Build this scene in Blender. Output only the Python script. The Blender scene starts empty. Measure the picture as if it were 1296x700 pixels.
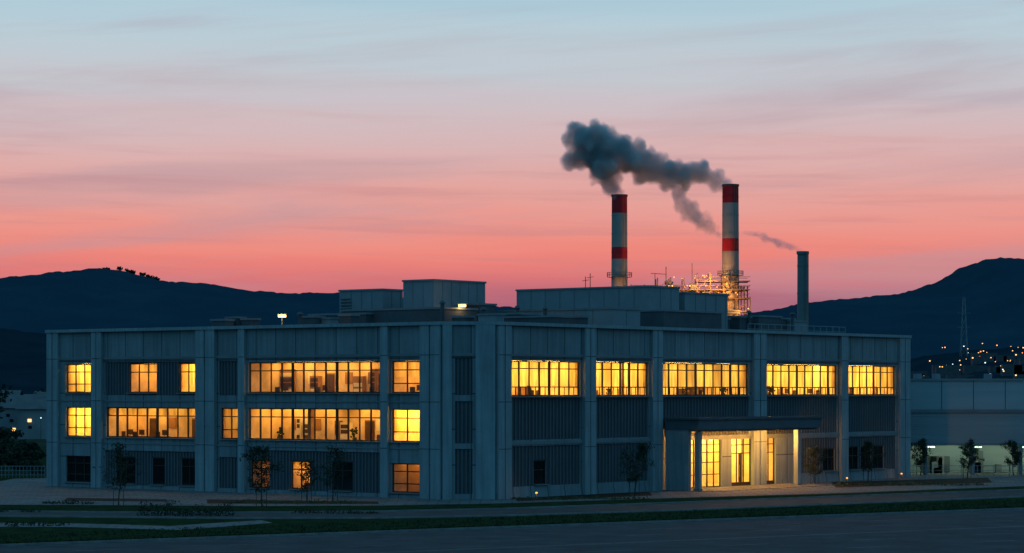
import bpy, math, random, bmesh
from mathutils import Vector, noise
random.seed(7)
sc=bpy.context.scene
f=3247.0; CH=8.1; HY=494.0; D0=188.0
def lin(c):
    return tuple(((v/255)/12.92 if v/255<=.04045 else ((v/255+.055)/1.055)**2.4) for v in c)
def K(x): return (x-648)/f
def W(x,y,d): return Vector((K(x)*d,d,CH+(HY-y)/f*d))
def G(x,y):
    d=CH*f/(y-HY); return Vector((K(x)*d,d,0))
# ------------------------------------------------------------ materials
def newmat(n):
    m=bpy.data.materials.new(n); m.use_nodes=True
    nt=m.node_tree; nt.nodes.clear()
    o=nt.nodes.new('ShaderNodeOutputMaterial')
    return m,nt,o
def N(nt,t,**k):
    n=nt.nodes.new(t)
    for a,b in k.items(): setattr(n,a,b)
    return n
def mixc(nt,a,b,fac,mode='MIX'):
    m=N(nt,'ShaderNodeMix',data_type='RGBA',blend_type=mode)
    for i,v in ((6,a),(7,b),(0,fac)):
        if isinstance(v,(tuple,list)): m.inputs[i].default_value=(*v[:3],1)
        elif isinstance(v,(int,float)): m.inputs[i].default_value=v
        else: nt.links.new(v,m.inputs[i])
    return m.outputs[2]
def pm(name,col,rough=.7,var=.25,scale=1.0,metal=0,coord='Object',bump=.0,streak=False,brick=None,spec=.15,col2=None,stretch=None):
    m,nt,o=newmat(name); L=nt.links.new
    b=N(nt,'ShaderNodeBsdfPrincipled'); b.inputs['Roughness'].default_value=rough
    b.inputs['Metallic'].default_value=metal; b.inputs['Specular IOR Level'].default_value=spec
    tc=N(nt,'ShaderNodeTexCoord'); vec=tc.outputs[coord]
    if stretch:
        mp=N(nt,'ShaderNodeMapping'); mp.inputs['Scale'].default_value=stretch; L(vec,mp.inputs[0]); nvec=mp.outputs[0]
    else: nvec=vec
    nz=N(nt,'ShaderNodeTexNoise'); nz.inputs['Scale'].default_value=scale; nz.inputs['Detail'].default_value=6
    nz.inputs['Roughness'].default_value=.62
    L(nvec,nz.inputs['Vector'])
    c2=col2 if col2 else tuple(c*(1-var) for c in col); c1=tuple(min(1,c*(1+var)) for c in col) if not col2 else col
    mr=N(nt,'ShaderNodeMapRange'); mr.inputs[1].default_value=.3; mr.inputs[2].default_value=.7; L(nz.outputs[0],mr.inputs[0])
    c=mixc(nt,c2,c1,mr.outputs[0])
    if streak:
        mp=N(nt,'ShaderNodeMapping'); mp.inputs['Scale'].default_value=(2.2,.12,1); L(vec,mp.inputs[0])
        n2=N(nt,'ShaderNodeTexNoise'); n2.inputs['Scale'].default_value=1.3; n2.inputs['Detail'].default_value=5; L(mp.outputs[0],n2.inputs['Vector'])
        m2=N(nt,'ShaderNodeMapRange'); m2.inputs[1].default_value=.35; m2.inputs[2].default_value=.75;m2.inputs[3].default_value=1.0;m2.inputs[4].default_value=.66; L(n2.outputs[0],m2.inputs[0])
        cc=N(nt,'ShaderNodeCombineColor')
        for i in range(3): L(m2.outputs[0],cc.inputs[i])
        c=mixc(nt,c,cc.outputs[0],1.0,'MULTIPLY')
    if brick:
        br=N(nt,'ShaderNodeTexBrick'); br.offset=brick[2]; br.inputs['Scale'].default_value=1
        br.inputs['Brick Width'].default_value=brick[0]; br.inputs['Row Height'].default_value=brick[1]
        br.inputs['Mortar Size'].default_value=.045; br.inputs['Mortar Smooth'].default_value=.1
        br.inputs['Color1'].default_value=(1,1,1,1); br.inputs['Color2'].default_value=(.82,.82,.82,1); br.inputs['Mortar'].default_value=(.33,.33,.33,1)
        L(vec,br.inputs['Vector']); c=mixc(nt,c,br.outputs[0],1.0,'MULTIPLY')
    L(c,b.inputs['Base Color'])
    if bump:
        bp=N(nt,'ShaderNodeBump'); bp.inputs['Strength'].default_value=bump; bp.inputs['Distance'].default_value=.05
        n3=N(nt,'ShaderNodeTexNoise'); n3.inputs['Scale'].default_value=scale*9; n3.inputs['Detail'].default_value=4; L(vec,n3.inputs['Vector'])
        L(n3.outputs[0],bp.inputs['Height']); L(bp.outputs[0],b.inputs['Normal'])
    L(b.outputs[0],o.inputs[0]); return m
def em(name,col,s):
    m,nt,o=newmat(name); e=N(nt,'ShaderNodeEmission'); e.inputs[0].default_value=(*col,1); e.inputs[1].default_value=s
    nt.links.new(e.outputs[0],o.inputs[0]); return m
def glassm(name,fac=.07,tint=(1,1,1)):
    m,nt,o=newmat(name); t=N(nt,'ShaderNodeBsdfTransparent'); t.inputs[0].default_value=(*tint,1)
    g=N(nt,'ShaderNodeBsdfGlossy'); g.inputs['Roughness'].default_value=.04
    mx=N(nt,'ShaderNodeMixShader'); mx.inputs[0].default_value=fac
    nt.links.new(t.outputs[0],mx.inputs[1]); nt.links.new(g.outputs[0],mx.inputs[2]); nt.links.new(mx.outputs[0],o.inputs[0]); return m
def curtm(name,col,colb):
    m,nt,o=newmat(name); t=N(nt,'ShaderNodeBsdfTranslucent'); d=N(nt,'ShaderNodeBsdfDiffuse')
    tc=N(nt,'ShaderNodeTexCoord'); mp=N(nt,'ShaderNodeMapping'); mp.inputs['Scale'].default_value=(1.6,1.6,.25); nt.links.new(tc.outputs['Object'],mp.inputs[0])
    n=N(nt,'ShaderNodeTexNoise'); n.inputs['Scale'].default_value=1.4; n.inputs['Detail'].default_value=4; nt.links.new(mp.outputs[0],n.inputs['Vector'])
    mr=N(nt,'ShaderNodeMapRange'); mr.inputs[1].default_value=.38; mr.inputs[2].default_value=.62; nt.links.new(n.outputs[0],mr.inputs[0])
    c=mixc(nt,colb,col,mr.outputs[0]); nt.links.new(c,t.inputs[0]); nt.links.new(c,d.inputs[0])
    mx=N(nt,'ShaderNodeMixShader'); mx.inputs[0].default_value=.25
    nt.links.new(t.outputs[0],mx.inputs[1]); nt.links.new(d.outputs[0],mx.inputs[2])
    nt.links.new(mx.outputs[0],o.inputs[0]); return m
M={}
M['conc']=pm('concrete_panels',(.195,.25,.275),.75,.12,.35,coord='UV',streak=True,brick=(2.1,2.62,0.0),bump=.2)
M['pier']=pm('concrete_pier',(.225,.288,.315),.75,.12,.5,coord='UV',streak=True,bump=.2)
M['panel']=pm('ribbed_metal',(.058,.072,.084),.6,.15,.5,coord='UV',streak=True)
M['rib']=pm('metal_rib',(.088,.108,.122),.6,.1,.5)
M['trim']=pm('trim_metal',(.145,.175,.19),.6,.15,.6)
M['frame']=pm('window_frame',(.03,.026,.022),.5,.2,1)
M['dglass']=pm('dark_glass',(.010,.012,.014),.06,.3,.4,spec=.3)
M['glass']=glassm('window_glass',.04)
M['iwall']=pm('interior_wall',(.72,.54,.31),.9,.3,.7)
M['ifloor']=pm('interior_floor',(.30,.22,.14),.8,.2,.6)
M['idark']=pm('dark_furniture',(.09,.05,.03),.6,.3,.8)
M['imid']=pm('wood_furniture',(.34,.18,.08),.6,.3,.8)
M['iwhite']=pm('pale_furniture',(.75,.68,.5),.6,.1,.8)
M['curt']=curtm('blind_fabric',(.90,.80,.42),(.62,.48,.20))
M['roof']=pm('roof_membrane',(.10,.11,.115),.9,.25,.4,spec=.1)
M['unit']=pm('roof_unit_metal',(.165,.21,.23),.65,.12,.5,bump=.1)
M['unitd']=pm('roof_unit_dark',(.062,.078,.090),.7,.2,.6)
M['canopy']=pm('canopy_metal',(.075,.10,.118),.8,.15,.5,spec=.05)
M['asph']=pm('asphalt',(.043,.050,.056),.95,.35,.35,bump=.4,spec=.08)
M['asph2']=pm('worn_asphalt',(.05,.054,.056),.95,.3,.5,bump=.4,spec=.08)
M['pave']=pm('concrete_paving',(.125,.135,.14),.9,.25,.3,bump=.2,brick=(1.5,1.5,.5),spec=.1)
M['kerb']=pm('kerb_stone',(.17,.175,.175),.9,.25,1.2,spec=.1)
M['paint']=pm('road_paint',(.14,.15,.155),.8,.5,2.5,spec=.1)
M['grass']=pm('lawn_grass',(.032,.050,.022),1,.4,.8,col2=(.010,.018,.010),bump=.9,spec=0)
M['soil']=pm('bed_mulch',(.04,.028,.022),.95,.4,2,bump=.8,spec=.05)
M['ground']=pm('ground_soil',(.03,.04,.03),1,.4,.05,spec=0)
M['hill']=pm('hazed_forest_hill',(.017,.052,.078),1,.4,.012,col2=(.011,.038,.060),spec=0)  # distance haze is put into the blue base colour
M['hill2']=pm('hazed_forest_slope',(.011,.031,.045),1,.4,.02,col2=(.007,.021,.032),spec=0)  # nearer slope, darker, with haze blue in its base colour too
M['bark']=pm('bark',(.06,.05,.04),.9,.3,3,spec=.1)
M['leaf']=pm('leaf',(.055,.085,.04),.8,.4,.9,col2=(.022,.04,.02),spec=.05)
M['leafd']=pm('leaf_dark',(.030,.048,.032),.8,.4,.3,col2=(.012,.020,.014),spec=.05)
M['chc']=pm('chimney_concrete',(.27,.27,.25),.85,.22,.25,stretch=(1,1,.25),bump=.2,spec=.15)
M['chr']=pm('chimney_red',(.40,.022,.03),.7,.25,.3,spec=.1)
M['chg']=pm('chimney_grey',(.13,.16,.17),.7,.15,.3)
M['steel']=pm('plant_steel',(.14,.11,.08),.6,.3,.3)
M['cor']=pm('corrugated_cladding',(.25,.32,.35),.6,.12,.3,stretch=(.2,1,3))
M['house']=pm('house_wall',(.2,.22,.23),.8,.2,.3)
M['lwarm']=em('warm_lamp',(1,.5,.12),9)
M['lplant']=em('plant_lamp',(1,.40,.08),3.5)
M['lroom']=em('ceiling_light',(1,.51,.10),12.5)
M['lroomb']=em('ceiling_light_bright',(1,.62,.13),40)
M['llow']=em('ceiling_light_dim',(1,.40,.10),2.2)
M['lred']=em('orange_lamp',(1,.28,.05),3.5)
M['lwhite']=em('white_lamp',(.75,.95,1),2.2)
M['lgreen']=em('green_lamp',(.7,1,.72),4)
M['ltown']=em('town_lamp',(1,.55,.2),2.4)
# ------------------------------------------------------------ mesh builder
class MB:
    def __init__(s): s.v=[];s.f=[];s.m=[];s.uv=[];s.mats=[]
    def mi(s,k):
        if k not in s.mats: s.mats.append(k)
        return s.mats.index(k)
    def quad(s,ps,mat,uv=None):
        i=len(s.v); s.v+= [tuple(p) for p in ps]; s.f.append(tuple(range(i,i+len(ps)))); s.m.append(s.mi(mat))
        s.uv+= uv if uv else [(p[0],p[1]) for p in ps]
    def obj(s,name,parent=None,smooth=False):
        me=bpy.data.meshes.new(name); me.from_pydata(s.v,[],s.f)
        for k in s.mats: me.materials.append(M[k])
        me.polygons.foreach_set('material_index',s.m)
        ul=me.uv_layers.new(name='UVMap'); flat=[c for u in s.uv for c in u]; ul.data.foreach_set('uv',flat)
        if smooth: me.polygons.foreach_set('use_smooth',[True]*len(s.f))
        me.update(); o=bpy.data.objects.new(name,me); sc.collection.objects.link(o)
        if parent: o.parent=parent
        return o
class Fr:
    def __init__(s,o,u,n): s.o=Vector((o[0],o[1],0)); s.u=Vector((u[0],u[1],0)); s.n=Vector((n[0],n[1],0))
    def p(s,a,t,z): 
        v=s.o+s.u*a+s.n*t; return (v.x,v.y,z)
def fbox(mb,F,s0,s1,t0,t1,z0,z1,mat,bottom=True):
    P=F.p
    mb.quad([P(s0,t1,z0),P(s1,t1,z0),P(s1,t1,z1),P(s0,t1,z1)],mat,[(s0,z0),(s1,z0),(s1,z1),(s0,z1)])
    mb.quad([P(s0,t0,z0),P(s1,t0,z0),P(s1,t0,z1),P(s0,t0,z1)],mat,[(s0,z0),(s1,z0),(s1,z1),(s0,z1)])
    mb.quad([P(s0,t0,z0),P(s0,t1,z0),P(s0,t1,z1),P(s0,t0,z1)],mat,[(t0,z0),(t1,z0),(t1,z1),(t0,z1)])
    mb.quad([P(s1,t0,z0),P(s1,t1,z0),P(s1,t1,z1),P(s1,t0,z1)],mat,[(t0,z0),(t1,z0),(t1,z1),(t0,z1)])
    mb.quad([P(s0,t0,z1),P(s1,t0,z1),P(s1,t1,z1),P(s0,t1,z1)],mat,[(s0,t0),(s1,t0),(s1,t1),(s0,t1)])
    mb.quad([P(s0,t0,z0),P(s1,t0,z0),P(s1,t1,z0),P(s0,t1,z0)],mat,[(s0,t0),(s1,t0),(s1,t1),(s0,t1)])
def layer(mb,F,R,t,holes,mat,depth):
    s0,s1,z0,z1=R
    ss=sorted(set([s0,s1]+[h[0] for h in holes]+[h[1] for h in holes])); zs=sorted(set([z0,z1]+[h[2] for h in holes]+[h[3] for h in holes]))
    for i in range(len(ss)-1):
        for j in range(len(zs)-1):
            a,b,c,d=ss[i],ss[i+1],zs[j],zs[j+1]; cs=(a+b)/2; cz=(c+d)/2
            if any(h[0]<cs<h[1] and h[2]<cz<h[3] for h in holes): continue
            mb.quad([F.p(a,t,c),F.p(b,t,c),F.p(b,t,d),F.p(a,t,d)],mat,[(a,c),(b,c),(b,d),(a,d)])
    for a,b,c,d in [h[:4] for h in holes]:
        e=t-depth
        mb.quad([F.p(a,t,c),F.p(a,e,c),F.p(a,e,d),F.p(a,t,d)],'pier',[(0,c),(.3,c),(.3,d),(0,d)])
        mb.quad([F.p(b,t,c),F.p(b,e,c),F.p(b,e,d),F.p(b,t,d)],'pier',[(0,c),(.3,c),(.3,d),(0,d)])
        mb.quad([F.p(a,t,c),F.p(b,t,c),F.p(b,e,c),F.p(a,e,c)],'pier',[(a,0),(b,0),(b,.3),(a,.3)])
        mb.quad([F.p(a,t,d),F.p(b,t,d),F.p(b,e,d),F.p(a,e,d)],'pier',[(a,0),(b,0),(b,.3),(a,.3)])
def empty(name,loc=(0,0,0)):
    e=bpy.data.objects.new(name,None); sc.collection.objects.link(e); return e
# ------------------------------------------------------------ main building
uL=(-.7845,.6200); uR=(.6200,.7845)
P0=(K(560)*D0,D0); P1=(K(627)*D0,D0)
FL=Fr(P0,uL,(-uR[0],-uR[1])); FR=Fr(P1,uR,(-uL[0],-uL[1])); FC=Fr(P0,(1,0),(0,-1))
def par(F,x):
    k=K(x); return (k*F.o.y-F.o.x)/(F.u.x-k*F.u.y)
def SL(a,b): 
    p,q=par(FL,a),par(FL,b); return (min(p,q),max(p,q))
def SR(a,b): return (par(FR,a),par(FR,b))
def SC(a,b): return (par(FC,a),par(FC,b))
LL=par(FL,62); LR=par(FR,1149); LC=par(FC,627)
HT=13.14
bld=empty('factory_office_building')
walls=MB(); ribs=MB(); win=MB(); inter=MB()
def ribbed(F,s0,s1,z0,z1,t,holes,pitch=.34):
    layer(walls,F,(s0,s1,z0,z1),t,holes,'panel',.14)
    s=s0+pitch*.5
    while s<s1-.1:
        segs=[(z0+.02,z1-.02)]
        for h in holes:
            if h[0]-.12<s<h[1]+.02:
                ns=[]
                for a,b in segs:
                    if h[2]-.06>a: ns.append((a,h[2]-.06))
                    if h[3]+.06<b: ns.append((h[3]+.06,b))
                segs=ns
        for a,b in segs: fbox(ribs,F,s,s+.11,t-.005,t+.05,a,b,'rib')
        s+=pitch
def window(F,s0,s1,z0,z1,t,kind,pitch=1.15,trans=(.74,),thick=None,bal=0):
    fw=.09
    g='dglass' if kind=='dark' else 'glass'
    win.quad([F.p(s0,t-.03,z0),F.p(s1,t-.03,z0),F.p(s1,t-.03,z1),F.p(s0,t-.03,z1)],g)
    fbox(win,F,s0+.002,s1-.002,t-.06,t+.04,z1-fw,z1-.002,'frame'); fbox(win,F,s0+.002,s1-.002,t-.06,t+.05,z0+.002,z0+fw,'frame')
    fbox(win,F,s0+.002,s0+fw,t-.055,t+.035,z0+fw,z1-fw,'frame'); fbox(win,F,s1-fw,s1-.002,t-.055,t+.035,z0+fw,z1-fw,'frame')
    n=max(1,round((s1-s0)/pitch)); 
    for i in range(1,n):
        s=s0+(s1-s0)*i/n; w=.07 if (i%2 and n>3) else .045
        if thick and i%thick==0: w=.12
        fbox(win,F,s-w,s+w,t-.05,t+.03,z0+fw,z1-fw,'frame')
    for tr in trans:
        z=z0+(z1-z0)*tr; fbox(win,F,s0+fw,s1-fw,t-.045,t+.02,z-.04,z+.04,'frame')
    if bal:
        s=s0+.2; zt=z0+(z1-z0)*trans[-1]
        while s<s1-.1: fbox(win,F,s,s+.05,t-.04,t+.01,z0+fw,zt,'frame'); s+=bal
    fbox(win,F,s0-.06,s1+.06,t+.06,t+.4,z0-.07,z0-.003,'trim')
def room(F,s0,s1,z0,z1,t,depth,light,curtain=0,furn=1,seed=0,low=.8,strip=.55):
    r=random.Random(seed); a=s0-.12; b=s1+.12; c=max(.12,z0-low); d=z1+.12; e=t-.02; g=t-depth
    q=inter.quad
    q([F.p(a,e,c),F.p(b,e,c),F.p(b,g,c),F.p(a,g,c)],'ifloor'); q([F.p(a,e,d),F.p(b,e,d),F.p(b,g,d),F.p(a,g,d)],'iwhite')
    q([F.p(a,g,c),F.p(b,g,c),F.p(b,g,d),F.p(a,g,d)],'iwall')
    q([F.p(a,e,c),F.p(a,g,c),F.p(a,g,d),F.p(a,e,d)],'iwall'); q([F.p(b,e,c),F.p(b,g,c),F.p(b,g,d),F.p(b,e,d)],'iwall')
    n=max(1,round((b-a)/2.0))
    for i in range(n):
        m=a+(b-a)*(i+.5)/n
        for tt in (.36,.8):
            if n>3 and r.random()<.15: continue
            fbox(inter,F,m-.62,m+.62,t-depth*tt-strip/2,t-depth*tt+strip/2,d-.10,d-.03,light)
    if furn:
        s=a+.1
        while s<b-.4:
            k=r.random(); w=r.uniform(.45,1.4); w=min(w,b-s-.1)
            if w<.25: break
            tt=t-r.uniform(1.2,depth-.7)
            if k<.30:
                fbox(inter,F,s,s+w,tt-.6,tt,z0+.0,z0+.09,'imid'); fbox(inter,F,s+.05,s+.1,tt-.55,tt-.05,c,z0,'idark'); fbox(inter,F,s+w-.1,s+w-.05,tt-.55,tt-.05,c,z0,'idark')
                fbox(inter,F,s+w*.2,s+w*.2+.6,tt-.4,tt-.35,z0+.17,z0+.6,'idark'); fbox(inter,F,s+w*.3+.22,s+w*.3+.28,tt-.4,tt-.36,z0+.07,z0+.17,'idark')
                fbox(inter,F,s+w*.6,s+w*.6+.45,tt+.2,tt+.3,z0-.1,z0+.45,'idark')
            elif k<.55:
                h=r.uniform(.9,1.9)
                fbox(inter,F,s,s+w,t-depth+.05,t-depth+.45,c,z0+h,'imid' if r.random()<.75 else 'iwhite')
                for zz_ in (.3,.75,1.15,1.55):
                    if zz_<h-.15: fbox(inter,F,s+.08,s+w-.08,t-depth+.46,t-depth+.48,z0+zz_-.28,z0+zz_+.02,'idark' if r.random()<.7 else 'iwhite')
            elif k<.66: fbox(inter,F,s,s+.34,t-1.4,t-1.05,c,d-.001,'imid')
            elif k<.80: fbox(inter,F,s,s+w,t-depth+.02,t-depth+.06,z0+.7,z0+1.6,'iwhite' if r.random()<.4 else 'imid')
            elif k<.93: fbox(inter,F,s,s+.9,t-depth+.02,t-depth+.07,c,z0+1.45,'idark'); fbox(inter,F,s-.08,s+.98,t-depth+.01,t-depth+.02,c,z0+1.55,'imid')
            else:
                for _ in range(26):
                    px=s+.3+r.gauss(0,.16); pt=tt+r.gauss(0,.15); pz=z0+.45+r.gauss(0,.2)
                    q([F.p(px,pt,pz),F.p(px+.12,pt+.05,pz+.06),F.p(px+.08,pt,pz+.2),F.p(px-.04,pt-.05,pz+.12)],'leafd')
                fbox(inter,F,s+.18,s+.42,tt-.12,tt+.12,c,z0+.2,'idark')
            s+=w+r.uniform(.02,.4)
    if curtain:
        zt=d-.14; s=a+.02; tt=t-.32
        while s<b-.05:
            w=min(r.uniform(.5,1.15),b-s); zb=z0+(z1-z0)*(1-curtain)+r.choice([0,0,0,.0,-.1,.12])
            if r.random()<.93:
                x=s
                while x<s+w-.03:
                    q([F.p(x,tt,zb),F.p(x+.06,tt-.05,zb),F.p(x+.06,tt-.05,zt),F.p(x,tt,zt)],'curt')
                    q([F.p(x+.06,tt-.05,zb),F.p(x+.12,tt,zb),F.p(x+.12,tt,zt),F.p(x+.06,tt-.05,zt)],'curt'); x+=.12
            s+=w+.05
U=(7.9,10.28); Mi=(4.27,6.72); Gd=(.5,2.68)
holes=[]
Lw=[(83,116,U,'b',.95),(314,482,U,'o',.0),(495,532,U,'y',.5),
    (83,116,Mi,'b',.9),(134,249,Mi,'y',.25),(279,303,Mi,'y',.7),(314,482,Mi,'o',.0),(495,532,Mi,'b',.8),
    (83,116,Gd,'dark',0),(495,532,Gd,'dim',0)]
LI={'b':'lroomb','y':'lroom','o':'lroom','dim':'llow'}
sd=10
def addwin(F,s,z,kind,cur,t,low=.8,depth=3.8,**k):
    global sd
    sd+=1
    window(F,s[0],s[1],z[0],z[1],t,kind,**k)
    if kind!='dark': room(F,s[0],s[1],z[0],z[1],t-.08,depth,LI[kind],cur,1,sd,low)
for a,b,z,k,c in Lw:
    s=SL(a,b); holes.append((s[0],s[1],z[0],z[1])); addwin(FL,s,z,k,c,-.2,trans=(.72,) if (s[1]-s[0])>5 else (.72,.3),thick=4)
Lp=[(133,249,(7.7,10.4),[(162,197,U,'y',.3),(225,247.5,U,'b',.8)]),
    (277,302,(7.7,10.4),[]),(277,302,(.4,2.85),[]),
    (133,249,(.4,3.2),[(145,170,Gd,'dark',0),(191,207,Gd,'dark',0),(228,247.5,Gd,'dark',0)]),
    (314,482,(.4,3.45),[(316,340,Gd,'dim',.3),(367,391,Gd,'y',.2),(418,445,Gd,'dark',0)])]
for a,b,z,ws in Lp:
    s=SL(a,b); holes.append((s[0],s[1],z[0],z[1])); hh=[]
    for (c,d,zz,k,cu) in ws:
        q=SL(c,d); hh.append((q[0],q[1],zz[0],zz[1])); addwin(FL,q,zz,k,cu,-.24,trans=(.7,))
    ribbed(FL,s[0],s[1],z[0],z[1],-.13,hh)
layer(walls,FL,(0,LL,0,HT-.1),0,holes,'conc',.18)
# right facade
UR=(7.66,10.3); holes=[]
for a,b in ((646.5,735),(753.5,821),(837.5,948),(970.5,1060),(1072.5,1134)):
    s=SR(a,b); holes.append((s[0],s[1],*UR)); addwin(FR,s,UR,'b',.74,-.2,depth=4.7,pitch=1.25,trans=(.78,.26),thick=4,bal=.6)
Rp=[(646.5,735,(4.4,7.52),[]),(753.5,821,(4.4,7.52),[]),(837.5,948,(4.4,7.52),[]),(970.5,1060,(4.4,7.52),[]),(1072.5,1134,(4.4,7.52),[]),
    (646.5,735,(.95,3.95),[(677,693,(1.05,2.85),'dark',0)]),(753.5,821,(.95,3.95),[]),
    (1014,1060,(.95,3.95),[(1043,1058,(1.05,3.0),'dark',0)]),
    (1072.5,1134,(.95,3.95),[(1075,1088,(1.05,3.1),'dark',0),(1091,1104,(1.05,3.1),'dark',0),(1107,1120,(1.05,3.1),'dark',0)])]
for a,b,z,ws in Rp:
    s=SR(a,b); holes.append((s[0],s[1],z[0],z[1])); hh=[]
    for (c,d,zz,k,cu) in ws:
        q=SR(c,d); hh.append((q[0],q[1],zz[0],zz[1])); addwin(FR,q,zz,k,cu,-.24,trans=(.6,))
    ribbed(FR,s[0],s[1],z[0],z[1],-.13,hh,.42)
for a,b in ((872,914),(926,952),(960,982)):
    s=SR(a,b); holes.append((s[0],s[1],.14,4.25))
sE=SR(868,986)
for a,b in ((872,914),(926,952),(960,982)):
    s=SR(a,b); window(FR,s[0],s[1],.14,4.25,-.2,'b',pitch=1.0,trans=(.70,.86,.50,.26) if a<900 else (.66,.83))
for a,b in ((926,952),(960,982)):
    s=SR(a,b); m=(s[0]+s[1])/2
    fbox(win,FR,m-.12,m+.12,-.3,-.1,.14,2.85,'frame')
    for o_ in (-.25,.25): fbox(win,FR,m+o_-.02,m+o_+.02,-.12,-.08,.9,1.9,'trim')
    fbox(win,FR,s[0]+.09,s[1]-.09,-.27,-.13,.15,.45,'frame')
room(FR,sE[0],sE[1],.14,4.25,-.3,6.0,'lroomb',0,0,77,.0,.9)
for i in range(5):
    s=sE[0]+1.2+i*2.9; fbox(inter,FR,s,s+.3,-3.4,-3.1,.13,4.36,'iwhite')
fbox(inter,FR,sE[0]+1,sE[0]+4.6,-5,-4.4,.13,1.2,'imid'); fbox(inter,FR,sE[0]+6,sE[0]+8,-6,-5.9,.13,2.5,'idark')
fbox(inter,FR,sE[0]+1.5,sE[0]+4.2,-6.2,-6.1,1.6,3.4,'imid')
layer(walls,FR,(0,LR,0,HT-.1),0,holes,'conc',.18)
# chamfered corner
holes=[]
for z in ((7.75,10.5),(4.2,7.3),(.5,3.8)):
    s=SC(576,598); holes.append((s[0],s[1],z[0],z[1])); ribbed(FC,s[0],s[1],z[0],z[1],-.13,[],.3)
layer(walls,FC,(0,LC,0,HT-.1),0,holes,'conc',.18)
pl=Vector(FL.p(LL,0,0)); pr=Vector(FR.p(LR,0,0))
bk=pr+Vector((uL[0],uL[1],0))*(LL+3.04)
def wq(a,b,z0,z1,mat):
    l=(b-a).length; walls.quad([(a.x,a.y,z0),(b.x,b.y,z0),(b.x,b.y,z1),(a.x,a.y,z1)],mat,[(0,z0),(l,z0),(l,z1),(0,z1)])
wq(pl,bk,0,HT-.1,'conc'); wq(bk,pr,0,HT-.1,'conc')
walls.quad([(p.x,p.y,12.5) for p in (pl,Vector((*P0,0)),Vector((*P1,0)),pr,bk)],'roof')
def piers(F,fn,lst,L,t=.28):
    for a,b in lst:
        s=fn(a,b); s=(max(s[0],-.001),min(s[1],L))
        w=s[1]-s[0]
        if w>1.2:
            fbox(walls,F,s[0]+.002,s[0]+w*.46,0.001,t,0,HT-.26,'pier'); fbox(walls,F,s[0]+w*.54,s[1]-.002,0.001,t,0,HT-.26,'pier'); fbox(walls,F,s[0]+w*.46,s[0]+w*.54,.001,t-.1,0,HT-.27,'conc')
        else: fbox(walls,F,s[0],s[1],.001,t,0,HT-.26,'pier')
        for zj in (3.78,7.24,10.7): fbox(walls,F,s[0]+.01,s[1]-.01,t-.02,t+.004,zj-.03,zj+.03,'unitd')
    fbox(walls,F,.003,L-.003,.002,.10,10.62,10.82,'trim')
    fbox(walls,F,-.1,L+.1,-.35,t+.09,HT-.25,HT,'pier')
    fbox(walls,F,.0,L,-.34,-.02,12.3,HT-.251,'conc')
piers(FL,SL,[(62,76),(118,131),(250,274),(304,312),(484,493.5),(534,559.5)],LL)
piers(FR,SR,[(627.5,644),(737,751),(823,835.5),(951,967),(1062,1070.5),(1136,1149)],LR)
piers(FC,SC,[],LC,.1)
fbox(walls,FC,.002,SC(560,572)[1],.002,.2,0,HT-.26,'pier'); fbox(walls,FC,SC(560,602)[1],LC-.002,.002,.2,0,HT-.26,'pier')
fbox(walls,FL,.004,LL-.004,.002,.06,7.18,7.3,'trim'); fbox(walls,FL,.004,LL-.004,.002,.06,3.72,3.84,'trim')
fbox(walls,FR,.004,LR-.004,.002,.07,4.05,4.3,'trim'); fbox(walls,FR,.004,sE[0]-.5,.002,.07,0,.5,'conc'); fbox(walls,FR,sE[1]+.5,LR-.004,.002,.07,0,.5,'conc')
fbox(walls,FL,.004,LL-.004,.002,.07,0,.33,'conc')
# canopy
can=MB(); c0=par(FR,838); c1=39.7
fbox(can,FR,c0,c1,.29,3.5,4.95,5.75,'canopy'); fbox(can,FR,c0-.12,c1+.12,.3,3.62,5.752,5.92,'unitd')
fbox(can,FR,c0+.3,c1-.3,.3,3.2,4.80,4.948,'unitd')
fbox(can,FR,c0+.05,c0+.45,.29,2.5,0,4.94,'pier')
for s in (c0+.6,36.6): 
    fbox(can,FR,s,s+.42,2.72,3.14,0,4.79,'pier'); fbox(can,FR,s-.06,s+.48,2.66,3.2,0,.3,'trim')
nL=6
for i in range(nL):
    s=c0+2+i*(c1-c0-3.5)/(nL-1); fbox(can,FR,s,s+.35,1.5,1.85,4.76,4.799,'lwarm')
    ld=bpy.data.lights.new('canopy_downlight','POINT'); ld.energy=620 if s<36 else 180; ld.color=(1,.40,.08); ld.shadow_soft_size=.25
    o=bpy.data.objects.new('canopy_downlight',ld); sc.collection.objects.link(o); o.location=FR.p(s+.17,2.3,4.1); o.parent=bld
can.obj('entrance_canopy',bld)
walls.obj('walls',bld); ribs.obj('cladding_ribs',bld); win.obj('windows',bld); inter.obj('interior_rooms',bld)
# ---- roof structures
rf=MB()
FB=Fr((P0[0]-uL[0]*3.04,P0[1]-uL[1]*3.04),uL,uR)
def ab(x,d):
    v=Vector((K(x)*d,d,0))-FB.o; return v.dot(FB.u),v.dot(FB.n)
def rbox(xc,d,la,lb,ytop,zb,mat='unit',cap=True,seam=0):
    a,b=ab(xc,d); zt=CH+(HY-ytop)/f*d
    fbox(rf,FB,a,a+la,b,b+lb,zb,zt,mat)
    if cap: fbox(rf,FB,a-.08,a+la+.08,b-.08,b+lb+.08,zt+.001,zt+.16,'trim')
    if seam:
        s=seam
        while s<la-.2: fbox(rf,FB,a+s,a+s+.06,b-.035,b-.001,zb,zt-.02,'trim'); s+=seam
        s=seam
        while s<lb-.2: fbox(rf,FB,a-.035,a-.001,b+s,b+s+.06,zb,zt-.02,'trim'); s+=seam
    return a,b,zt
rbox(822,226,14.9,4.6,363.5,12.5,seam=1.65)
rbox(867,230.5,12.5,6.9,371.5,12.5,'unit',seam=1.65)
rbox(840,222,19.5,9,394,12.5,'unitd')
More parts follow.
